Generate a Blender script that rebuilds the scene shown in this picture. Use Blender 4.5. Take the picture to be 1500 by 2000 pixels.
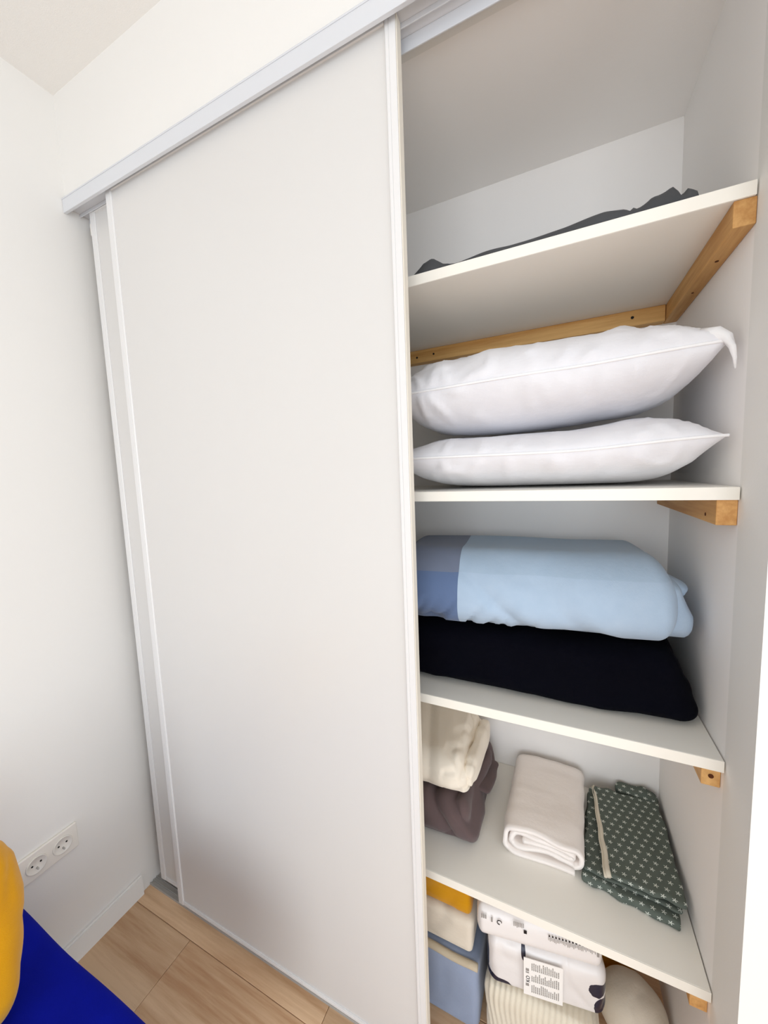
import bpy, bmesh, math, random
from mathutils import Vector, Matrix, noise
random.seed(7)
S = bpy.context.scene
C = S.collection
for o in list(bpy.data.objects): bpy.data.objects.remove(o)

# ------------------------------------------------------------------ camera, sky, light, exposure
E_REAR, E_SIDE, E_SKY = 42, 24, 1.2
XL, XR, YB, ZC = -1.308, 0.262, 0.5084, 2.527          # left wall, closet right wall, closet back wall, room ceiling
ROOM_R, ROOM_Y = 1.9, -3.0
cam = bpy.data.cameras.new('camera'); co = bpy.data.objects.new('camera', cam); C.objects.link(co); S.camera = co
cam.sensor_fit = 'VERTICAL'; cam.sensor_height = 36; cam.lens = 725.64 / 2000 * 36; cam.clip_start = 0.02
co.location = (0, -0.6772, 1.42)
_v = Matrix.Rotation(math.radians(25.265), 3, 'Z') @ Matrix.Rotation(math.radians(-5.6856), 3, 'X') @ Matrix.Rotation(math.radians(2.1942), 3, 'Y')
co.rotation_mode = 'QUATERNION'; co.rotation_quaternion = (_v @ Matrix.Rotation(math.radians(90), 3, 'X')).to_quaternion()

w = bpy.data.worlds.new('sky'); S.world = w; w.use_nodes = True
w.node_tree.nodes['Background'].inputs[0].default_value = (0.88, 0.935, 1, 1); w.node_tree.nodes['Background'].inputs[1].default_value = E_SKY
WX0, WX1, WZ0, WZ1 = -0.6, 1.5, 0.15, 2.2            # window opening in the wall behind the camera
def area(name, loc, rot, sx, sy, energy, color):
    la = bpy.data.lights.new(name, 'AREA'); la.shape = 'RECTANGLE'; la.size = sx; la.size_y = sy; la.energy = energy; la.color = color
    lo = bpy.data.objects.new(name, la); C.objects.link(lo); lo.location = loc; lo.rotation_euler = rot
area('window_light', ((WX0 + WX1) / 2, ROOM_Y - 0.14, (WZ0 + WZ1) / 2), (math.radians(90), 0, 0), WX1 - WX0, WZ1 - WZ0, E_REAR, (0.935, 0.972, 1.0))
area('side_fill_light', (ROOM_R + 0.14, -1.15, 1.05), (math.radians(90), 0, math.radians(90)), 1.7, 2.0, E_SIDE, (0.935, 0.972, 1.0))  # added fill light from the right, no window is known there
S.cycles.diffuse_bounces = 8
S.view_settings.view_transform = 'Standard'; S.view_settings.look = 'None'; S.view_settings.gamma = 1
S.view_settings.use_curve_mapping = False; S.view_settings.exposure = -0.14

# ------------------------------------------------------------------ materials
def srgb(r, g, b):
    f = lambda c: (c / 255 / 12.92) if c / 255 <= 0.04045 else ((c / 255 + 0.055) / 1.055) ** 2.4
    return (f(r), f(g), f(b), 1)
class N:
    def __init__(s, name):
        s.m = bpy.data.materials.new(name); s.m.use_nodes = True; s.t = s.m.node_tree; s.b = s.t.nodes['Principled BSDF']
        s.tc = s.t.nodes.new('ShaderNodeTexCoord')
    def n(s, typ, **k):
        x = s.t.nodes.new('ShaderNode' + typ)
        for a, v in k.items(): setattr(x, a, v)
        return x
    def link(s, a, b): s.t.links.new(a, b)
    def math(s, op, a, b=None):
        x = s.n('Math', operation=op)
        for i, v in enumerate((a, b)):
            if v is None: continue
            if isinstance(v, (int, float)): x.inputs[i].default_value = v
            else: s.link(v, x.inputs[i])
        return x.outputs[0]
    def noise(s, scale, detail=3, rough=.5, stretch=None, coord='Object'):
        x = s.n('TexNoise'); x.inputs['Scale'].default_value = scale; x.inputs['Detail'].default_value = detail; x.inputs['Roughness'].default_value = rough
        src = s.tc.outputs[coord]
        if stretch:
            mp = s.n('Mapping'); mp.inputs['Scale'].default_value = stretch; s.link(src, mp.inputs[0]); src = mp.outputs[0]
        s.link(src, x.inputs['Vector']); return x
    def mix(s, fac, a, b):
        x = s.n('Mix', data_type='RGBA')
        for sock, v in ((x.inputs[0], fac), (x.inputs[6], a), (x.inputs[7], b)):
            if isinstance(v, (int, float)): sock.default_value = v
            elif isinstance(v, tuple): sock.default_value = v
            else: s.link(v, sock)
        return x.outputs[2]
    def bump(s, h, strength, dist=.002):
        x = s.n('Bump'); x.inputs['Strength'].default_value = strength; x.inputs['Distance'].default_value = dist
        s.link(h, x.inputs['Height'])
        if s.b.inputs['Normal'].links: s.link(s.b.inputs['Normal'].links[0].from_socket, x.inputs['Normal'])
        s.link(x.outputs[0], s.b.inputs['Normal'])
    def base(s, c):
        if isinstance(c, tuple): s.b.inputs['Base Color'].default_value = c
        else: s.link(c, s.b.inputs['Base Color'])
    def set(s, rough=.6, spec=.3, metal=0):
        s.b.inputs['Roughness'].default_value = rough; s.b.inputs['Specular IOR Level'].default_value = spec; s.b.inputs['Metallic'].default_value = metal

def paint(name, c, rough=.85, grain=260, st=.12, spec=.2):
    m = N(name); n1 = m.noise(3, 2)
    m.base(m.mix(n1.outputs[0], c, tuple(v * .97 for v in c[:3]) + (1,))); m.set(rough, spec)
    m.bump(m.noise(grain, 3).outputs[0], st, .001); return m.m
def cloth(name, c, c2=None, weave=900, st=.35, rough=.95, wr=0.0, sheen=.2):
    m = N(name); n1 = m.noise(14, 4)
    c2 = c2 or tuple(v * .88 for v in c[:3]) + (1,)
    m.base(m.mix(n1.outputs[0], c, c2)); m.set(rough, .1)
    m.b.inputs['Sheen Weight'].default_value = sheen
    m.bump(m.noise(weave, 2).outputs[0], st, .0008)
    if wr: m.bump(m.noise(26, 5, .6, (1, 1, 1.6)).outputs[0], wr, .006)
    return m.m
def wood(name, c1, c2, along):                          # grain runs along the given axis
    m = N(name); st = [1, 1, 1]; st['xyz'.index(along)] = .06
    info = m.n('ObjectInfo'); add = m.n('VectorMath', operation='MULTIPLY_ADD')
    m.link(m.tc.outputs['Object'], add.inputs[0]); add.inputs[1].default_value = tuple(st)
    m.link(info.outputs['Random'], add.inputs[2])
    g = m.n('TexNoise'); g.inputs['Scale'].default_value = 55; g.inputs['Detail'].default_value = 6; g.inputs['Roughness'].default_value = .65; m.link(add.outputs[0], g.inputs['Vector'])
    g2 = m.n('TexNoise'); g2.inputs['Scale'].default_value = 9; g2.inputs['Detail'].default_value = 3; m.link(add.outputs[0], g2.inputs['Vector'])
    r = m.n('ValToRGB'); r.color_ramp.elements[0].position = .38; r.color_ramp.elements[1].position = .62
    r.color_ramp.elements[0].color = c1; r.color_ramp.elements[1].color = c2
    m.link(m.math('MULTIPLY', m.math('ADD', g.outputs[0], g2.outputs[0]), .5), r.inputs[0])
    hs = m.n('HueSaturation'); m.link(r.outputs[0], hs.inputs['Color'])
    m.link(m.math('ADD', m.math('MULTIPLY', info.outputs['Random'], .22), .89), hs.inputs['Value'])
    m.base(hs.outputs[0]); m.set(.55, .35); m.bump(g.outputs[0], .25, .001); return m.m

M = {}
M['wall'] = paint('wall_paint', srgb(232, 231, 228)); M['ceil'] = paint('ceiling_paint', srgb(236, 235, 232), grain=420, st=.5)
M['closet'] = paint('closet_paint', srgb(244, 242, 240)); M['shelf'] = paint('white_melamine', srgb(242, 240, 233), .45, 500, .03, .4)
M['band'] = paint('edge_banding', srgb(238, 235, 226), .45, 300, .03, .35)
M['door'] = paint('door_laminate', srgb(216, 215, 213), .32, 420, .05, .45); M['lac'] = paint('white_lacquered_metal', srgb(226, 226, 226), .35, 200, .02, .5)
M['stile_side'] = paint('cream_edge', srgb(226, 219, 206), .5, 200, .02, .3); M['groove'] = paint('groove_grey', srgb(170, 168, 166), .6)
M['rail'] = paint('rail_lacquer', srgb(214, 217, 222), .35, 200, .02, .5); M['alu'] = paint('aluminium', srgb(176, 174, 170), .45, 200, .05, .5)
M['dark'] = paint('dark_plastic', srgb(30, 28, 27), .6); M['plastic'] = paint('white_plastic', srgb(232, 229, 222), .35, 200, .02, .5)
M['grout'] = paint('subfloor', srgb(80, 58, 38), .9)
M['plank'] = wood('oak_laminate', srgb(190, 148, 110), srgb(228, 196, 160), 'x')
M['pine_y'] = wood('pine_across', srgb(182, 128, 68), srgb(230, 184, 120), 'y'); M['pine_x'] = wood('pine_along', srgb(192, 138, 72), srgb(234, 190, 124), 'x')
M['knot'] = paint('knot', srgb(84, 44, 18), .7)
M['pillow'] = cloth('white_cotton', srgb(228, 228, 232), srgb(222, 222, 227), 1100, .25, wr=.3)
M['seam'] = cloth('seam_cotton', srgb(246, 246, 248), None, 900, .3)
M['navy'] = cloth('navy_cloth', srgb(2, 3, 13), srgb(1, 1, 7), 700, .4, sheen=0.0)
M['grey'] = cloth('grey_jersey', srgb(84, 85, 87), srgb(68, 69, 71), 900, .4, sheen=.05)
M['cream'] = cloth('cream_cotton', srgb(244, 236, 222), srgb(238, 229, 214), 1000, .3, wr=.25)
M['mauve'] = cloth('mauve_cotton', srgb(104, 88, 88), srgb(90, 75, 75), 900, .4, wr=.2)
M['towel'] = cloth('white_terry', srgb(250, 244, 240), srgb(244, 237, 232), 700, .5, wr=.3)
M['hem'] = cloth('cream_hem', srgb(222, 214, 196), None, 700, .5)
M['yellow'] = cloth('mustard_cloth', srgb(214, 156, 14), srgb(196, 134, 8), 500, .6, wr=.2)
M['beige'] = cloth('beige_cover', srgb(226, 216, 200), srgb(216, 206, 190), 900, .3, wr=.3)
M['bluegrey'] = cloth('blue_grey_nonwoven', srgb(150, 162, 186), srgb(136, 148, 172), 500, .5, wr=.15)
M['tan'] = cloth('tan_piping', srgb(196, 182, 158), None, 600, .4)
M['rib'] = cloth('ribbed_cream', srgb(226, 218, 200), srgb(214, 206, 188), 600, .4, wr=.12)
M['blue'] = cloth('royal_blue_felt', srgb(3, 18, 150), srgb(2, 12, 124), 420, .7, sheen=.0)
M['print'] = paint('grey_print', srgb(150, 146, 142), .6); M['ink'] = paint('black_ink', srgb(34, 30, 30), .6); M['label'] = paint('paper_label', srgb(240, 238, 235), .5)

def mat_duvet():
    m = N('pale_blue_check_cotton'); sx = m.n('SeparateXYZ'); m.link(m.tc.outputs['Object'], sx.inputs[0])
    n1 = m.noise(30, 3); pale = m.mix(n1.outputs[0], srgb(174, 193, 213), srgb(162, 183, 205))
    upper = m.math('GREATER_THAN', sx.outputs[2], .044)
    pale = m.mix(m.math('MULTIPLY', upper, .35), pale, srgb(150, 172, 192))  # upper pale blue darkened: shade of the top put into the colour
    band = m.mix(upper, srgb(96, 115, 150), srgb(114, 123, 143))
    left = m.math('LESS_THAN', sx.outputs[0], -.130)
    m.base(m.mix(left, pale, band)); m.set(.95, .1); m.b.inputs['Sheen Weight'].default_value = .15
    m.bump(m.noise(900, 2).outputs[0], .3, .0008); m.bump(m.noise(22, 5, .6, (1, 1, .6)).outputs[0], .25, .006); return m.m
M['duvet'] = mat_duvet()
def mat_star():
    m = N('star_print_cotton'); sx = m.n('SeparateXYZ'); m.link(m.tc.outputs['Object'], sx.inputs[0])
    p = .0195
    u = m.math('DIVIDE', sx.outputs[0], p); v = m.math('DIVIDE', m.math('ADD', sx.outputs[1], sx.outputs[2]), p * .93)
    row = m.math('FLOOR', v); u = m.math('ADD', u, m.math('MULTIPLY', m.math('MODULO', m.math('ADD', row, 100), 2), .5))
    fu = m.math('SUBTRACT', m.math('FRACT', m.math('ADD', u, 100)), .5); fv = m.math('SUBTRACT', m.math('FRACT', m.math('ADD', v, 100)), .5)
    r = m.math('SQRT', m.math('ADD', m.math('MULTIPLY', fu, fu), m.math('MULTIPLY', fv, fv)))
    a = m.math('ARCTAN2', fv, fu)
    arm = m.math('POWER', m.math('ABSOLUTE', m.math('COSINE', m.math('MULTIPLY', a, 2.5))), 3)
    star = m.math('LESS_THAN', r, m.math('ADD', m.math('MULTIPLY', arm, .22), .06))
    n1 = m.noise(40, 3)
    m.base(m.mix(star, m.mix(n1.outputs[0], srgb(100, 108, 101), srgb(84, 93, 87)), srgb(206, 212, 204)))
    m.set(.9, .15); m.bump(m.noise(900, 2).outputs[0], .3, .0008); return m.m
M['star'] = mat_star()
def mat_pack():
    m = N('white_navy_plastic_film'); sx = m.n('SeparateXYZ'); m.link(m.tc.outputs['Object'], sx.inputs[0])
    nz = m.noise(45, 3, .6, (.5, 1, 1)); cur = None
    for (cx, cz, a, b, k) in ((-.129, .0, .005, .055, .25), (-.104, -.050, .030, .013, .5), (.110, .012, .020, .017, .9), (.117, -.034, .015, .026, .7), (-.047, .046, .005, .018, .2)):
        dx = m.math('DIVIDE', m.math('SUBTRACT', sx.outputs[0], cx), a); dz = m.math('DIVIDE', m.math('SUBTRACT', sx.outputs[2], cz), b)
        d = m.math('ADD', m.math('ADD', m.math('MULTIPLY', dx, dx), m.math('MULTIPLY', dz, dz)), m.math('MULTIPLY', m.math('SUBTRACT', nz.outputs[0], .5), 2.4 * k))
        q = m.math('LESS_THAN', d, 1); cur = q if cur is None else m.math('MAXIMUM', cur, q)
    m.base(m.mix(cur, srgb(226, 223, 222), srgb(26, 28, 52))); m.set(.3, .5)
    m.bump(m.noise(16, 4).outputs[0], .35, .006); return m.m
M['pack'] = mat_pack(); M['film'] = paint('white_plastic_film', srgb(232, 229, 228), .32, 18, .5, .5)

# ------------------------------------------------------------------ helpers
def link(name, me, mat, parent=None):
    o = bpy.data.objects.new(name, me); C.objects.link(o)
    if mat: me.materials.append(M[mat])
    if parent: o.parent = parent
    return o
def finish(bm, name, smooth):
    bmesh.ops.recalc_face_normals(bm, faces=bm.faces)
    me = bpy.data.meshes.new(name); bm.to_mesh(me); bm.free()
    if smooth: me.polygons.foreach_set('use_smooth', [True] * len(me.polygons))
    return me
def tag(o, label, cat, group=None):
    o['label'] = label; o['category'] = cat
    if group: o['group'] = group
    return o
def empty(name, loc, label, cat, group=None, rz=0):
    o = bpy.data.objects.new(name, None); C.objects.link(o); o.empty_display_size = .05
    o.location = loc; o.rotation_euler = (0, 0, rz); return tag(o, label, cat, group)
def add_box(bm, a, b, bevel=0):
    r = bmesh.ops.create_cube(bm, size=1); vs = r['verts']
    for v in vs: v.co = Vector((a[i] + (v.co[i] + .5) * (b[i] - a[i]) for i in range(3)))
    if bevel:
        es = list({e for v in vs for e in v.link_edges}); bmesh.ops.bevel(bm, geom=es, offset=bevel, segments=2, profile=.5, affect='EDGES')
def box(name, a, b, mat, parent=None, bevel=0, origin=None):
    bm = bmesh.new(); add_box(bm, a, b, bevel)
    if origin: bmesh.ops.translate(bm, verts=bm.verts, vec=-Vector(origin))
    o = link(name, finish(bm, name, False), mat, parent)
    if origin: o.location = origin
    return o
def boxes(name, lst, mat, parent=None, bevel=0):
    bm = bmesh.new()
    for a, b in lst: add_box(bm, a, b, bevel)
    return link(name, finish(bm, name, False), mat, parent)
def struct(o): o['kind'] = 'structure'; return o
def tube(name, pts, r, mat, parent=None, seg=6):        # tapered when r is a list
    bm = bmesh.new(); rings = []; n = len(pts); P = [Vector(p) for p in pts]
    for i, p in enumerate(P):
        d = (P[min(i + 1, n - 1)] - P[max(i - 1, 0)]).normalized(); up = Vector((0, 0, 1)) if abs(d.z) < .9 else Vector((1, 0, 0))
        s = d.cross(up).normalized(); t = s.cross(d); rr = r[i] if isinstance(r, list) else r
        rings.append([bm.verts.new(p + (s * math.cos(k * 2 * math.pi / seg) + t * math.sin(k * 2 * math.pi / seg)) * rr) for k in range(seg)])
    for i in range(n - 1):
        for k in range(seg): bm.faces.new((rings[i][k], rings[i][(k + 1) % seg], rings[i + 1][(k + 1) % seg], rings[i + 1][k]))
    bm.faces.new(rings[0][::-1]); bm.faces.new(rings[-1]); return link(name, finish(bm, name, True), mat, parent)
def disc(name, c, axis, r, h, mat, parent=None, seg=14):
    bm = bmesh.new(); rot = {'z': Matrix(), 'x': Matrix.Rotation(math.pi / 2, 4, 'Y'), 'y': Matrix.Rotation(math.pi / 2, 4, 'X')}[axis]
    bmesh.ops.create_cone(bm, cap_ends=True, segments=seg, radius1=r, radius2=r, depth=h, matrix=Matrix.Translation(c) @ rot)
    return link(name, finish(bm, name, False), mat, parent)
def ridge(p, f, seed, k=3):                             # sharp creases, 0..1
    v = noise.noise(Vector((p[0] * f[0] + seed, p[1] * f[1] + seed * 1.7, p[2] * f[2] - seed)))
    return max(0, 1 - abs(v) * k)
def nz(p, f, seed): return noise.noise(Vector((p[0] * f + seed, p[1] * f - seed, p[2] * f + seed * 2)))
def soft(name, half, rad, mat, parent=None, loc=(0, 0, 0), rz=0, n=(40, 24, 16), deform=None, disp=None, rx=0, ry=0):
    """rounded padded block: rounded box grid, then a deform of the point and a displacement along the normal"""
    bm = bmesh.new(); vm = {}
    def grid(k):                                        # denser towards the edges
        return [math.sin((i / k * 2 - 1) * math.pi / 2) * .5 + (i / k * 2 - 1) * .5 for i in range(k + 1)]
    G = [grid(k) for k in n]
    def vert(i, j, k):
        if (i, j, k) in vm: return vm[(i, j, k)]
        p = [G[0][i] * half[0], G[1][j] * half[1], G[2][k] * half[2]]; q = []; d = []
        for a in range(3):
            inn = half[a] - rad[a]; c = max(-inn, min(inn, p[a])); q.append(c); d.append((p[a] - c) / max(rad[a], 1e-6))
        L = math.sqrt(sum(x * x for x in d)) or 1; mx = max(abs(x) for x in d) or 1
        p = Vector([q[a] + rad[a] * d[a] / L for a in range(3)])
        vm[(i, j, k)] = bm.verts.new(p); return vm[(i, j, k)]
    nx, ny, nzz = n
    for i in range(nx):
        for j in range(ny):
            for k in (0, nzz): bm.faces.new((vert(i, j, k), vert(i + 1, j, k), vert(i + 1, j + 1, k), vert(i, j + 1, k)))
    for i in range(nx):
        for k in range(nzz):
            for j in (0, ny): bm.faces.new((vert(i, j, k), vert(i + 1, j, k), vert(i + 1, j, k + 1), vert(i, j, k + 1)))
    for j in range(ny):
        for k in range(nzz):
            for i in (0, nx): bm.faces.new((vert(i, j, k), vert(i, j + 1, k), vert(i, j + 1, k + 1), vert(i, j, k + 1)))
    bmesh.ops.recalc_face_normals(bm, faces=bm.faces)
    if deform:
        for v in bm.verts: v.co = Vector(deform(v.co.copy()))
    bm.normal_update()
    if disp:
        for v, m in [(v, v.normal * disp(v.co)) for v in bm.verts]: v.co += m
    o = link(name, finish(bm, name, True), mat, parent); o.location = loc; o.rotation_euler = (rx, ry, rz); return o

# ------------------------------------------------------------------ the room
T = .1
struct(box('wall_left', (XL - T, ROOM_Y - T, -.06), (XL, YB + T, ZC + T), 'wall'))
wf = struct(boxes('wall_front', [((XL, 0, 2.2344), (XR, T, ZC)), ((XR, 0, -.06), (ROOM_R + T, T, ZC))], 'wall'))
struct(box('wall_back', (XL, YB, -.06), (XR, YB + T, 2.2344 + T), 'closet'))
struct(box('wall_right', (XR, T, -.06), (XR + T, YB + T, 2.2344 + T), 'closet'))
struct(box('ceiling', (XL, ROOM_Y - T, ZC), (ROOM_R + T, T, ZC + T), 'ceil'))
struct(box('ceiling', (XL, T, 2.2344), (XR, YB, 2.2344 + T), 'closet'))
fl = struct(box('floor', (XL, ROOM_Y, -.06), (ROOM_R, YB, -.012), 'grout'))
PW, PL = .19, 1.2
bm = bmesh.new(); add_box(bm, (-PL / 2 + .0006, -PW / 2 + .0006, -.012), (PL / 2 - .0006, PW / 2 - .0006, 0), .0012)
plank_me = finish(bm, 'plank', False); plank_me.materials.append(M['plank'])
def plank(x0, x1, y0, y1):
    if abs((x1 - x0) - PL) < 1e-4 and abs((y1 - y0) - PW) < 1e-4:
        o = bpy.data.objects.new('plank', plank_me); C.objects.link(o); o.parent = fl; o.location = ((x0 + x1) / 2, (y0 + y1) / 2, 0)
    else:
        o = box('plank', (x0 + .0006, y0 + .0006, -.012), (x1 - .0006, y1 - .0006, 0), 'plank', fl, .0012, ((x0 + x1) / 2, (y0 + y1) / 2, 0))
rows = 0; y1 = -.031 + PW * 3
while y1 > ROOM_Y + .005:
    y0 = max(y1 - PW, ROOM_Y); yt = min(y1, YB)
    if yt - y0 > .01:
        off = {3: -1.03, 2: -.55, 4: -.60}.get(rows, XL + random.random() * PL)
        x = off
        while x > XL: x -= PL
        while x < ROOM_R:
            a, b = max(x, XL), min(x + PL, ROOM_R)
            if b - a > .02 and (y0 > -1.5 or True): plank(a, b, y0, yt)
            x += PL
    rows += 1; y1 -= PW
bm = bmesh.new(); add_box(bm, (XL, ROOM_Y, 0), (XL + .012, -.006, .0724), 0)
bmesh.ops.bevel(bm, geom=[e for e in bm.edges if all(v.co.z > .07 and v.co.x > XL + .01 for v in e.verts)], offset=.005, segments=3, affect='EDGES')
struct(link('baseboard_left', finish(bm, 'baseboard_left', False), 'wall'))

# ------------------------------------------------------------------ sliding door tracks
tr = empty('ceiling_track', (-.5, .03, 2.2344), 'white lacquered metal sliding-door rail with tall fascia above the wardrobe opening', 'rail')
def tp(name, a, b, mat='rail', bev=.0008, par=None): # part given in world coordinates
    p = par or tr; o = box(name, a, b, mat, p, bev); o.matrix_parent_inverse = Matrix.Translation(-p.location); return o
X0, X1 = XL + .001, XR - .001
tp('fascia', (X0, -.0085, 2.2116), (X1, -.0005, 2.2508))
tp('fascia_lip', (X0, -.0095, 2.2470), (X1, -.0085, 2.2508))
tp('top_plate', (X0, -.0003, 2.2314), (X1, .064, 2.2342))
tp('middle_flange', (X0, .0335, 2.222), (X1, .036, 2.2312))
tp('back_flange', (X0, .058, 2.207), (X1, .061, 2.2312))
ft = empty('floor_track', (-.5, .03, 0), 'grey metal sliding-door track on the floor under the doors', 'rail')
tp('base_plate', (X0, .021, .0002), (X1, .062, .003), 'alu', 0, ft)
for y in (.0222, .034, .046, .060): tp('ridge', (X0, y - .0012, .0032), (X1, y + .0012, .0075), 'alu', .0004, ft)

# ------------------------------------------------------------------ sliding doors
def door(x0, x1, y0, y1, label):
    d = empty('sliding_door', ((x0 + x1) / 2, (y0 + y1) / 2, .028), label, 'door', 'sliding wardrobe doors')
    zb, zt = .030, 2.2285; sw = .022
    p = lambda nm, a, b, mt='lac', bv=.0012: tp(nm, a, b, mt, bv, d)
    p('panel', (x0 + sw - .003, y0 + .004, zb + .008), (x1 - sw + .003, y1 - .004, zt - .006), 'door', .0006)
    for nm, a, s in (('stile', x0, 1), ('stile', x1, -1)):
        # extruded profile of an aluminium stile: outer lip, groove, inner lip
        prof = [(0, 0), (.0125, 0), (.0135, .0012), (.0145, 0), (.0195, 0), (sw, .0025), (sw, y1 - y0), (0, y1 - y0)]
        bm = bmesh.new(); lo_ = [bm.verts.new((a + s * u, y0 + v, zb)) for u, v in prof]; hi = [bm.verts.new((a + s * u, y0 + v, zt)) for u, v in prof]
        k = len(prof)
        for i in range(k): bm.faces.new((lo_[i], lo_[(i + 1) % k], hi[(i + 1) % k], hi[i]))
        bm.faces.new(lo_); bm.faces.new(hi)
        o = link(nm, finish(bm, nm, False), 'lac', d); o.matrix_parent_inverse = Matrix.Translation(-d.location)
    p('edge_strip', (x1 + .0001, y0 + .002, zb), (x1 + .0022, y1 - .001, zt), 'stile_side', .0004)
    p('bottom_rail', (x0 + sw, y0 + .0005, zb), (x1 - sw, y1 - .0005, zb + .0085), 'lac')
    p('bottom_bead', (x0 + sw, y0 + .0012, zb + .0088), (x1 - sw, y0 + .004, zb + .0125), 'lac', .0004)
    p('top_rail', (x0 + sw, y0 + .0005, zt - .008), (x1 - sw, y1 - .0005, zt), 'lac')
    for xx in (x0 + .12, x1 - .12): p('bottom_guide', (xx - .02, y1 - .0075, .003), (xx + .02, y1 - .001, zb), 'alu', .001)
    return d
door(-1.134, -.2668, .010, .0325, 'front white sliding wardrobe door, large plain panel standing half open')
d2 = door(-1.263, -.396, .0368, .0568, 'rear white sliding wardrobe door, only its left edge showing behind the front one')
tp('edge_bumper', (-1.275, .040, 2.165), (-1.2632, .053, 2.20), 'plastic', .003, d2)

# ------------------------------------------------------------------ shelves and battens
ZS = [1.829, 1.380, .912, .457]; YS = .0923; ST = .021
SH = ['top white melamine shelf, above the pillows with grey cloth lying on it', 'second white shelf from the top, carrying the two white pillows',
      'third white shelf from the top, carrying the blue and navy bedding', 'lowest white shelf, carrying the towel and the star-print cloth']
for z, lab in zip(ZS, SH):
    o = box('shelf', (XL + .002, YS + .001, z - ST), (XR - .0022, YB - .001, z), 'shelf', None, .0012, ((XL + XR) / 2, (YS + YB) / 2, z - ST))
    tag(o, lab, 'shelf', 'white closet shelves')
    e = box('edge_band', (XL + .002, YS, z - ST + .0002), (XR - .0022, YS + .0009, z - .0002), 'band', o, .0003); e.matrix_parent_inverse = Matrix.Translation(-o.location)
def batten(a, b, axis, lab, screws=(), knots=()):
    c = [(a[i] + b[i]) / 2 for i in range(3)]; c[2] = a[2]
    e = empty('batten', c, lab, 'batten', 'pine battens under the shelves')
    o = box('beam', a, b, 'pine_' + axis, e, .0014); o.matrix_parent_inverse = Matrix.Translation(-Vector(c))
    for nm, lst, mt in (('screw', screws, 'dark'), ('knot', knots, 'knot')):
        for (p, ax, r) in lst:
            q = disc(nm, p, ax, r, .0012, mt, e); q.matrix_parent_inverse = Matrix.Translation(-Vector(c))
BX0, BX1 = XR - .0275, XR - .0004
batten((BX0, .0945, 1.7695), (BX1, YB - .001, ZS[0] - ST - .0003), 'y', 'pale pine batten under the right end of the top shelf, seen from below', (), [((.2475, .2, 1.7692), 'z', .0028), ((.2475, .33, 1.7692), 'z', .002)])
batten((XL + .03, YB - .0275, 1.7695), (BX0 - .001, YB - .0004, ZS[0] - ST - .0003), 'x', 'long pine batten under the back edge of the top shelf, behind the pillows',
       [((.165, YB - .0278, 1.79), 'y', .0035), ((-.355, YB - .0278, 1.789), 'y', .003), ((-.41, YB - .0278, 1.786), 'y', .003)])
batten((BX0, .102, 1.317), (BX1, YB - .001, ZS[1] - ST - .0003), 'y', 'pine batten under the right end of the pillow shelf', (), [((.2345, .15, 1.33), 'x', .003)])
batten((BX0, .110, .849), (BX1, YB - .001, ZS[2] - ST - .0003), 'y', 'pine batten under the right end of the shelf holding the navy bundle', (), [((.248, .1098, .868), 'y', .004)])
batten((BX0, .112, .386), (BX1, YB - .001, ZS[3] - ST - .0003), 'y', 'pine batten under the right end of the lowest shelf')

# ------------------------------------------------------------------ pillows
def pillow(name, x0, x1, yc, hy, zmid, T_, lab, tip_l=1., tip_r=1., seed=1, taper=((3, .5), (3, .5)), wk=(1, 1), nu=84, nv=56):
    hx = (x1 - x0) / 2; xc = (x0 + x1) / 2
    s = lambda t, p=3.0, q=.56: max(0., 1 - abs(t) ** p) ** q
    root = empty(name, (xc, yc, zmid(0)[0]), lab, 'pillow', 'white pillows')
    bm = bmesh.new(); grid = {}
    U = [math.sin((i / nu * 2 - 1) * math.pi / 2) for i in range(nu + 1)]; V = [math.sin((j / nv * 2 - 1) * math.pi / 2) for j in range(nv + 1)]
    def pos(u, v, side):
        x = xc + u * hx * (1 - .025 * (1 - v * v)); y = yc + v * hy * (1 - .05 * (u * u if abs(u) < 1 else 1))
        tp_ = taper[0] if u < 0 else taper[1]; su = s(u, *tp_); z0, t_, b_ = zmid(x)
        h = su * s(v, 2.4, .55)
        w = ridge((x, y, side * .05), (9, 5, 1), seed) * .0095 * h * (0.35 + abs(u))
        w += ridge((x, y, z0 + side * h), (24, 8, 6), seed + 4, 5) * .009 * h * max(0, abs(u) - .3) * 1.6
        w += nz((x, y, side), 6, seed) * .005 * h
        w *= wk[0] if side > 0 else wk[1]
        z = z0 + (t_ if side > 0 else -b_) * h + side * w
        fy = -1 if v < 0 else 1
        y += fy * (ridge((x * 1., z, y), (20, 10, 4), seed + 9, 5) * .010 + nz((x, z, y), 8, seed + 2) * .005) * (1 - h) * h * 4
        return Vector((x, y, z)) - root.location
    for side in (1, -1):
        for i in range(nu + 1):
            for j in range(nv + 1):
                if side < 0 and (i in (0, nu) or j in (0, nv)): grid[(i, j, -1)] = grid[(i, j, 1)]; continue
                grid[(i, j, side)] = bm.verts.new(pos(U[i], V[j], side))
        for i in range(nu):
            for j in range(nv):
                f = [grid[(i, j, side)], grid[(i + 1, j, side)], grid[(i + 1, j + 1, side)], grid[(i, j + 1, side)]]
                bm.faces.new(f if side > 0 else f[::-1])
    link('cushion_body', finish(bm, 'cushion_body', True), 'pillow', root)
    tube('seam', [pos(u, -1, 1) + Vector((0, -.0012, 0)) for u in U[2:-2]], .0028, 'seam', root, 6)
    return root
def lerp(x, pts):
    for (a, b) in zip(pts, pts[1:]):
        if x <= b[0]:
            t = max(0, (x - a[0]) / (b[0] - a[0])); t = t * t * (3 - 2 * t); return a[1] + (b[1] - a[1]) * t
    return pts[-1][1]
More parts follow.
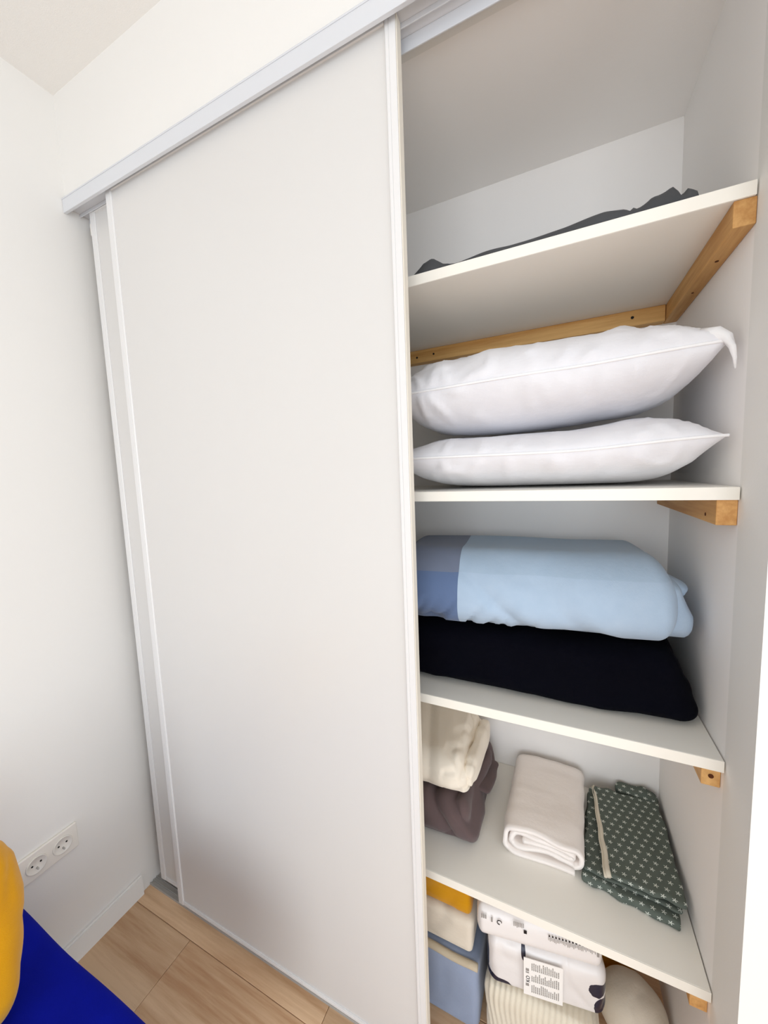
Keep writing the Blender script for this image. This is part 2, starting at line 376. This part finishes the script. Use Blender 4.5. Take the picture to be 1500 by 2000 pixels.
lowz = lambda x: (lerp(x, [(-.33, 1.454), (0, 1.451), (.25, 1.463)]), lerp(x, [(-.33, .050), (0, .050), (.12, .054), (.25, .054)]), lerp(x, [(-.33, .071), (0, .068), (.25, .078)]))
upz = lambda x: (lerp(x, [(-.33, 1.597), (0, 1.603), (.26, 1.613)]), lerp(x, [(-.33, .088), (0, .092), (.25, .070)]), lerp(x, [(-.33, .082), (-.08, .090), (.12, .080), (.25, .070)]))
pillow('pillow', -.345, .250, .29, .185, lowz, .07, 'lower white pillow resting flat on the second shelf', seed=3, taper=((5, .5), (9, .85)), wk=(.45, .05))
pu = pillow('pillow', -.350, .246, .29, .18, upz, .09, 'upper white pillow, fuller and tilted, lying on the other pillow', seed=11, taper=((6, .5), (8, .55)), wk=(1, .3))
pts = [(.215, .145, 1.632), (.232, .126, 1.628), (.2415, .115, 1.617), (.2465, .110, 1.600), (.2495, .108, 1.583), (.2505, .107, 1.566)]
tube('corner_tab', [Vector(p) - pu.location for p in pts], [.013, .011, .008, .005, .003, .0012], 'seam', pu, 8)

# ------------------------------------------------------------------ grey cloth on the top shelf
def hgt(x, y):
    k = [(-.312, 0), (-.295, .012), (-.268, .040), (-.245, .043), (-.222, .024), (-.19, .018), (-.09, .0225), (.0, .029), (.07, .0345), (.10, .031), (.118, .018), (.13, .024), (.148, .031), (.166, .041), (.171, .030), (.178, .018), (.187, .028), (.195, .026), (.2015, 0)]
    for a, b in zip(k, k[1:]):
        if x <= b[0]: h = a[1] + (b[1] - a[1]) * (x - a[0]) / (b[0] - a[0]); break
    else: h = 0
    e = min(1, max(0, (y - .108) / .02)) ** .5 * min(1, max(0, (.40 - y) / .05)) ** .5
    lump = 1 if -.21 < x < .11 else 0
    h += .005 if h > 0 else 0
    return max(0, h * e * (.86 + .3 * ridge((x, y, 0), (24, 14, 1), 5, 3) * (1 - lump) * (1 if x > 0 else .2)) * (1 if y < .2 else max(.35, 1 - (y - .2) * 3)))
bm = bmesh.new(); NX, NY = 104, 26; g = {}
for s_ in (1, 0):
    for i in range(NX + 1):
        for j in range(NY + 1):
            x = -.312 + .5135 * i / NX; y = .108 + .292 * j / NY
            z = .0004 + (hgt(x, y) if s_ else 0)
            if not s_ and (i in (0, NX) or j in (0, NY)): g[(i, j, 0)] = g[(i, j, 1)]; continue
            yy = y + (nz((x, y, 0), 12, 3) * .012 if 0 < j < NY else nz((x, y, 0), 12, 3) * .012)
            g[(i, j, s_)] = bm.verts.new((x, yy, z))
    for i in range(NX):
        for j in range(NY): bm.faces.new((g[(i, j, s_)], g[(i + 1, j, s_)], g[(i + 1, j + 1, s_)], g[(i, j + 1, s_)]))
gc = tag(link('grey_sheet', finish(bm, 'grey_sheet', True), 'grey'), 'dark grey crumpled cloth lying flat along the top shelf', 'cloth'); gc.location = (0, 0, ZS[0])

# ------------------------------------------------------------------ blue duvet on navy bundle (third shelf)
nv = empty('navy_bundle', (-.07, .3, ZS[2]), 'black-navy folded bundle lying beneath the pale blue duvet', 'blanket')
def nd(p):
    t = (p.z + .075) / .15; p.x = p.x - max(0, p.x) / .33 * .035 * t ; p.x += .024 * (1 - t) * max(0, p.x) / .33
    f = max(0, -p.y / .175); p.y += (.02 * t + .04 * max(0, p.x)) * f; return p
soft('folded_body', (.315, .175, .069), (.05, .06, .03), 'navy', nv, (-.0, .02, .0705), 0, (60, 26, 18), nd,
     lambda p: nz(p, 7, 2) * .006 * (p.z > -.06) + ridge(p, (5, 5, 14), 8, 4) * .004 * (p.z > -.06))
dv = empty('folded_duvet', (.010, .3, 1.056), 'pale blue checked duvet folded thick on top of the navy bundle', 'duvet')
def dd(p):
    if p.z > 0: p.z *= 1 + .10 * math.cos(max(-1, min(1, (p.x + .12) / .25)) * 1.2) - .05
    t = (p.z + .095) / .19
    k = max(0, p.x - .02) / .18
    if p.x > 0: p.x -= .03 * max(0, t - .62) ** 1.3 * 2.0 * min(1, k) * (1 if p.y > -.05 else .8)
    f = max(0, -p.y / .17); p.y += (-.03 * (1 - t) + .03 * t) * f; return p
def dw(p):
    h = nz(p, 5, 4) * .006
    low = max(0, min(1, (.0 - p.z) / .08)); lf = max(0, min(1, (.10 - p.x) / .35))
    h -= ridge((p.x - p.z * .55, p.y * .3, p.z * .25), (15, 3, 4), 3, 6) * .022 * low * lf
    h -= ridge((p.x + p.z * .8, p.y, p.z * .6), (7, 2, 4), 13, 6) * .009 * min(1, max(0, (.085 - p.z) / .05))
    return h * (1 if p.z > -.085 else .2)
soft('outer_fold', (.300, .17, .086), (.045, .09, .08), 'duvet', dv, (-.098, .0, .093), math.radians(5), (90, 36, 40), dd, dw)
def di(p):
    t = (p.z + .07) / .14; p.x -= .055 * max(0, t - .4) * (p.x > 0) ; return p
soft('inner_fold', (.10, .135, .062), (.02, .05, .03), 'duvet', dv, (.126, .022, .076), math.radians(5), (16, 24, 24), di,
     lambda p: ridge(p, (3, 3, 24), 2, 3) * .006 + nz(p, 14, 6) * .004)
soft('corner_fold', (.03, .06, .016), (.012, .03, .012), 'duvet', dv, (.196, -.010, .112), math.radians(8), (10, 14, 8), None, lambda p: nz(p, 20, 3) * .004, 0, math.radians(24))

# ------------------------------------------------------------------ lowest shelf: mauve, cream, towel, star print
mv = empty('mauve_bedding', (-.35, .305, ZS[3]), 'dark mauve crumpled bedding under the cream duvet on the lowest shelf', 'bedding')
def md(p):
    t = (p.z + .055) / .11
    if p.x > 0: p.x -= .045 * t * (p.x / .19) * max(0, min(1, .5 - p.y / .15)) ; p.z += .008 * t * (p.x / .19)
    return p
soft('crumpled_body', (.185, .148, .053), (.03, .04, .04), 'mauve', mv, (-.005, .012, .0545), math.radians(2), (70, 40, 22), md,
     lambda p: (-ridge((p.x * .8 + p.z * .6, p.y, p.z), (13, 5, 6), 5, 4) * .016 + nz(p, 9, 3) * .007) * (1 if p.z > -.045 else .1))
soft('corner_flap', (.03, .075, .006), (.012, .02, .005), 'mauve', mv, (.158, .068, .062), math.radians(-5), (12, 20, 6), None, lambda p: nz(p, 18, 5) * .006, math.radians(-6), math.radians(14))
cr = empty('cream_duvet', (-.352, .33, .572), 'cream folded duvet lying on the mauve bedding beside the door', 'duvet')
def cd(p):
    t = (p.z + .05) / .10; p.x -= .035 * t * max(0, p.x / .16) - .008; p.y += .012 * t * max(0, -p.y / .15); return p
def cw(p):
    h = nz(p, 6, 9) * .008 - ridge((p.x + p.y * .25, p.y * .3, p.z * .4), (9, 2, 3), 7, 5) * .007
    if p.x > .08: h -= ridge((p.x, p.y, p.z), (8, 14, 26), 4, 4) * .007
    return h * (1 if p.z > -.04 else .3)
soft('folded_body', (.155, .150, .050), (.03, .055, .045), 'cream', cr, (-.003, .0, .052), math.radians(1), (60, 40, 24), cd, cw)
soft('end_fold', (.018, .12, .036), (.012, .04, .03), 'cream', cr, (.146, .008, .042), math.radians(-2), (10, 26, 16), None, lambda p: nz(p, 14, 4) * .005 - ridge(p, (5, 16, 20), 3, 4) * .004)

# white towel: one long cloth really wound flat, swept front to back
def catmull(P, k):
    out = []
    for i in range(len(P) - 1):
        a, b, c, d = P[max(i - 1, 0)], P[i], P[i + 1], P[min(i + 2, len(P) - 1)]
        for j in range(k):
            t = j / k; out.append(tuple(.5 * ((2 * b[q]) + (-a[q] + c[q]) * t + (2 * a[q] - 5 * b[q] + 4 * c[q] - d[q]) * t * t + (-a[q] + 3 * b[q] - 3 * c[q] + d[q]) * t ** 3) for q in (0, 1)))
    return out + [P[-1]]
path = catmull([(.072, .0055), (.02, .006), (-.05, .0055), (-.083, .013), (-.0885, .038), (-.078, .063), (-.04, .0705), (.02, .0685), (.068, .066), (.0835, .052), (.0825, .030), (.071, .0225),
                (.05, .0255), (.02, .031), (-.03, .0235), (-.064, .0225), (-.0725, .037), (-.06, .0535), (-.02, .0545), (.03, .0525), (.062, .0505), (.068, .042), (.055, .038), (.01, .0435), (-.045, .039)], 6)
th = .0052; bm = bmesh.new(); rings = []; NYt = 26; y0t, y1t = .214, .482
for k in range(NYt + 1):
    f = k / NYt; ring_o, ring_i = [], []
    for i, (x, z) in enumerate(path):
        a, b = path[max(i - 1, 0)], path[min(i + 1, len(path) - 1)]; dx, dz = b[0] - a[0], b[1] - a[1]; L = math.hypot(dx, dz) or 1
        nx_, nz_ = -dz / L, dx / L
        y = y0t + (y1t - y0t) * f + (1 - f) ** 4 * (.010 * noise.noise(Vector((i * .12, 3, 0))) + .004 * (i > 66))
        wv = .0035 * noise.noise(Vector((x * 22, y * 16, z * 40))) + .002 * noise.noise(Vector((x * 8, y * 50, z * 10)))
        outer = 1 if i < 66 else .25
        sc = 1 + .06 * f; xo = -.030 + .012 * f
        for sgn, ring in ((1, ring_o), (-1, ring_i)):
            zz = max(.0006, z + nz_ * th * sgn + (wv * outer if z > .02 else 0))
            ring.append(bm.verts.new((xo + (x + nx_ * th * sgn + nx_ * wv * outer) * sc, y, zz)))
    rings.append(ring_o + ring_i[::-1])
n_ = len(rings[0])
for k in range(NYt):
    for i in range(n_): bm.faces.new((rings[k][i], rings[k][(i + 1) % n_], rings[k + 1][(i + 1) % n_], rings[k + 1][i]))
h_ = n_ // 2
for rg in (rings[0], rings[-1]):
    for i in range(h_ - 1): bm.faces.new((rg[i], rg[i + 1], rg[n_ - 2 - i], rg[n_ - 1 - i]))
tw = tag(link('folded_towel', finish(bm, 'folded_towel', True), 'towel'), 'white cotton towel rolled flat, in the middle of the lowest shelf', 'towel'); tw.location = (0, 0, ZS[3])

# star-print cloth: slabs with a quadrilateral outline
def quad_slab(name, c, z0, z1, mat, parent, n=(44, 44, 6), rough=.004, seed=1, r=.45):
    """c: front-left, front-right, back-right, back-left corners"""
    def df(p):
        u, v = (p.x + 1) / 2, (p.y + 1) / 2
        a = Vector(c[0]).lerp(Vector(c[1]), u); b = Vector(c[3]).lerp(Vector(c[2]), u); q = a.lerp(b, v)
        e = .006 * noise.noise(Vector((u * 5 + seed, v * 5, 0)))
        return (q.x + e, q.y + .008 * noise.noise(Vector((u * 6 + seed, 0, v * 2))), z0 + (z1 - z0) * (p.z + 1) / 2)
    o = soft(name, (1, 1, 1), (.05, .05, .95), mat, parent, (0, 0, 0), 0, n, df, lambda p: (nz(p, 9, seed) * rough + ridge(p, (7, 7, 4), seed, 5) * rough * .5) * (1 if p.z > z0 + .004 else 0.05))
    return o
st = empty('star_print_cloth', (.17, .33, ZS[3]), 'grey-green folded cloth printed with small white stars, beside the right wall', 'cloth')
cc = lambda L: [(x - .17, y - .33) for x, y in L]
lo1 = quad_slab('lower_fold', cc([(.056, .206), (.236, .176), (.250, .478), (.085, .470)]), .0006, .021, 'star', st, (44, 50, 8), .004, 2)
lo2 = quad_slab('middle_fold', cc([(.060, .216), (.243, .196), (.254, .482), (.087, .476)]), .0225, .030, 'star', st, (44, 50, 6), .003, 5)
up = quad_slab('upper_fold', cc([(.108, .205), (.249, .195), (.253, .466), (.098, .462)]), .037, .049, 'star', st, (40, 50, 6), .003, 7)
hp = [(.109 - .17 - .001 * math.sin(i * .9), .199 - .33 + i / 24 * .262, 0.0485 + .0016 * math.sin(i * 1.3)) for i in range(25)]
hp = [(x - .010 * i / 24, y, z) for i, (x, y, z) in enumerate(hp)]
tube('hem', hp, [.0055 - .003 * i / 24 for i in range(25)], 'hem', st, 7)
tube('hem', [(x - .006 + .003 * i / 24, y, z - .004) for i, (x, y, z) in enumerate(hp)], [.0035 - .0015 * i / 24 for i in range(25)], 'hem', st, 7)
soft('crumpled_end', (.045, .016, .016), (.02, .012, .012), 'star', st, (.035, .155, .040), math.radians(-6), (20, 12, 10), None, lambda p: nz(p, 26, 3) * .009 + ridge(p, (30, 20, 20), 2, 3) * .004)

# ------------------------------------------------------------------ closet floor, below the lowest shelf
sb = empty('storage_bag', (-.39, .30, 0), 'blue-grey fabric storage bag with tan piping on the closet floor', 'bag')
soft('fabric_body', (.220, .172, .099), (.02, .02, .02), 'bluegrey', sb, (0, 0, .1005), 0, (40, 30, 18), None, lambda p: (nz(p, 6, 3) * .006 - ridge(p, (9, 3, 4), 6, 5) * .004) * (abs(p.z) < .09))
tube('piping', [(-.216 + .434 * i / 20, -.171, .196 + .002 * math.sin(i)) for i in range(21)], .0085, 'tan', sb, 8)
rb = empty('ribbed_sack', (-.030, .212, 0), 'cream ribbed textile sack standing under the plastic packs', 'bag')
soft('textile_body', (.126, .090, .0885), (.03, .02, .03), 'rib', rb, (0, 0, .090), 0, (110, 24, 20), None,
     lambda p: math.sin((p.x + .006 * math.sin(p.z * 30)) * 520) * .0014 * (p.y < -.05) + nz(p, 8, 2) * .006 * (abs(p.z) < .085))
bg = empty('beige_cushion', (-.40, .31, .205), 'grey-beige padded cushion squeezed between storage bag and yellow blanket', 'cushion')
soft('padded_body', (.215, .165, .048), (.015, .016, .018), 'beige', bg, (0, -.008, .0505), 0, (50, 30, 18), None, lambda p: (nz(p, 7, 5) * .007 - ridge(p, (8, 4, 6), 3, 5) * .005) * (p.z > -.04))
yb = empty('yellow_blanket', (-.402, .31, .311), 'mustard yellow folded blanket tight under the lowest shelf, beside the door', 'blanket')
soft('folded_body', (.214, .165, .050), (.01, .02, .02), 'yellow', yb, (0, -.008, .0525), 0, (40, 26, 14), None, lambda p: (nz(p, 8, 2) * .006 - ridge(p, (9, 6, 12), 4, 4) * .005) * (abs(p.z) < .04))
yc = tag(soft('yellow_cloth', (.080, .050, .065), (.05, .04, .045), 'yellow', None, (.125, .430, .0655), 0, (34, 20, 16), None, lambda p: (nz(p, 12, 3) * .007 - ridge(p, (20, 12, 10), 4, 4) * .005) * (p.z > -.03) ), 'small yellow cloth bunched on the closet floor at the back right', 'cloth')
wp = tag(soft('round_cushion', (.076, .070, .063), (.07, .066, .062), 'beige', None, (.179, .292, .0635), 0, (34, 30, 30), None, lambda p: (nz(p, 8, 6) * .005 - ridge(p, (12, 8, 5), 9, 5) * .004) * (p.z > -.08)), 'rounded off-white cushion on the closet floor right of the packs', 'cushion')

lp = empty('plastic_pack', (-.030, .205, .183), 'white plastic pack with navy print and a paper text label, lower of the two', 'pack', 'plastic wrapped packs', math.radians(9))
body = soft('film_wrap', (.130, .070, .066), (.025, .03, .03), 'pack', lp, (0, 0, .0675), 0, (60, 30, 26), None, lambda p: (nz(p, 10, 5) * .006 - ridge(p, (14, 10, 9), 7, 5) * .003) * (p.z > -.045))
lbl = box('label', (-.047, -.0765, .022), (.036, -.0752, .118), 'label', lp, 0)
def print_block(name, parent, spec, mat):
    bm = bmesh.new()
    for a, b in spec: add_box(bm, a, b)
    o = link(name, finish(bm, name, False), mat, parent); o['kind'] = 'stuff'; return o
rnd = random.Random(5); spec = []
for (z0, z1) in ((.090, .112), (.061, .085), (.032, .056)):
    for i in range(15):
        x = -.030 + i * .0040; L = (z1 - z0) * (.55 + .45 * rnd.random()); zz = z0
        while zz < z0 + L:
            d = .002 + rnd.random() * .004; spec.append(((x, -.0769, zz), (x + .0021, -.0765, min(zz + d, z0 + L)))); zz += d + .0011
print_block('small_print', lp, spec, 'print')
cu = bpy.data.curves.new('heading', 'FONT'); cu.body = 'KO'; cu.size = .0115; cu.extrude = .0001
to = bpy.data.objects.new('heading_source', cu); C.objects.link(to)
me = bpy.data.meshes.new_from_object(to.evaluated_get(bpy.context.evaluated_depsgraph_get())); bpy.data.objects.remove(to)
hd = link('heading', me, None, lp); me.materials.clear(); me.materials.append(M['ink'])
hd.matrix_local = Matrix.Translation((-.034, -.0769, .056)) @ Matrix.Rotation(math.pi / 2, 4, 'X') @ Matrix.Rotation(math.pi / 2, 4, 'Z')
print_block('heading_marks', lp, [((-.0425, -.0769, .046), (-.0355, -.0765, .053)), ((-.0425, -.0769, .080), (-.0355, -.0765, .083)), ((-.0425, -.0769, .085), (-.0355, -.0765, .092))], 'print')

upk = empty('plastic_pack', (-.045, .190, .3185), 'thin white plastic pack with barcode and small symbols, upper of the two', 'pack', 'plastic wrapped packs', math.radians(9))
soft('film_wrap', (.135, .068, .041), (.016, .03, .03), 'film', upk, (0, 0, .0425), 0, (50, 26, 18), None, lambda p: nz(p, 9, 8) * .004 * (p.z > -.035) * (p.y > -.05))
yf = -.0692
spec = [((.022 + i * .0068, yf - .0004, .062), (.0255 + i * .0068, yf, .0655)) for i in range(14)]
spec += [((-.030, yf - .0004, .030 + .022), (-.0235, yf, .060))]
print_block('barcode_dots', upk, spec, 'ink')
spec = []
for i in range(32): spec.append(((.022 + i * .003, yf - .0003, .048 + rnd.random() * .006), (.0231 + i * .003, yf, .0605)))
spec += [((.119, yf - .0003, .046), (.1235, yf, .072))]
for i in range(7): spec.append(((-.052 + i * .0034, yf - .0003, .066 - rnd.random() * .004), (-.0502 + i * .0034, yf, .076)))
for x in (-.124, -.1195, -.115): spec.append(((x, yf - .0003, .062), (x + .003, yf, .072)))
spec += [((-.1015, yf - .0003, .058), (-.098, yf, .070))]
print_block('barcode_lines', upk, spec, 'print')
tube('recycling_ring', [(-.083 + .0048 * math.cos(a * math.pi / 9), yf - .0002, .062 + .0055 * math.sin(a * math.pi / 9)) for a in range(15)], .0009, 'ink', upk, 5)

# ------------------------------------------------------------------ double socket on the left wall
so = empty('double_socket', (XL, -.232, .346), 'white double wall socket low on the left wall beside the yellow cushion', 'socket')
bm = bmesh.new(); add_box(bm, (.0002, -.0685, 0), (.0085, .0685, .0765), .0025)
link('cover_plate', finish(bm, 'cover_plate', False), 'plastic', so)
for yy in (.030, -.030):
    bm = bmesh.new(); seg = 28; prof = [(.0242, .0086), (.0235, .0112), (.0212, .0112), (.0195, .0088), (.0, .0088)]; rr = []
    for r_, x_ in prof[:-1]: rr.append([bm.verts.new((x_, yy + r_ * math.cos(k * 2 * math.pi / seg), .038 + r_ * math.sin(k * 2 * math.pi / seg))) for k in range(seg)])
    for a, b in zip(rr, rr[1:]):
        for k in range(seg): bm.faces.new((a[k], a[(k + 1) % seg], b[(k + 1) % seg], b[k]))
    bm.faces.new(rr[-1]); bm.faces.new(rr[0])
    sk = link('socket_well', finish(bm, 'socket_well', True), 'plastic', so)
    for dy in (.0095, -.0095): disc('pin_hole', (.0091, yy + dy, .041), 'x', .0024, .0008, 'dark', sk)
    tube('earth_pin', [(.0088, yy, .030), (.0170, yy, .030), (.0185, yy, .030)], [.0024, .0024, .0012], 'alu', sk, 8)

# ------------------------------------------------------------------ blue daybed and yellow cushion
db = empty('ottoman', (-.93, -.62, 0), 'royal blue felt-covered bench standing in front of the wardrobe doors', 'bench')
soft('seat', (.365, .285, .13), (.05, .03, .03), 'blue', db, (0, .0, .290), 0, (30, 30, 12), None, lambda p: nz(p, 4, 2) * .004)
for sx in (-.31, .31):
    for sy in (-.23, .23): box('leg', (sx - .02, sy - .02, .0004), (sx + .02, sy + .02, .1635), 'dark', db, .003)
yq = empty('scatter_cushion', (-.985, -.60, .42), 'mustard yellow cushion standing upright on the blue bench', 'cushion')
def yd_(p):
    t = (p.z + .165) / .33
    p.y += (p.y / .21) * .0; p.y -= .035 * max(0, 1 - t * 1.6) * (p.y > 0) * (p.y / .21); return p
soft('padded_cover', (.065, .212, .160), (.063, .05, .055), 'yellow', yq, (.0, 0, .163), 0, (24, 44, 40), yd_, lambda p: nz(p, 9, 3) * .008 - ridge(p, (10, 9, 9), 6, 5) * .003, 0, math.radians(-10))
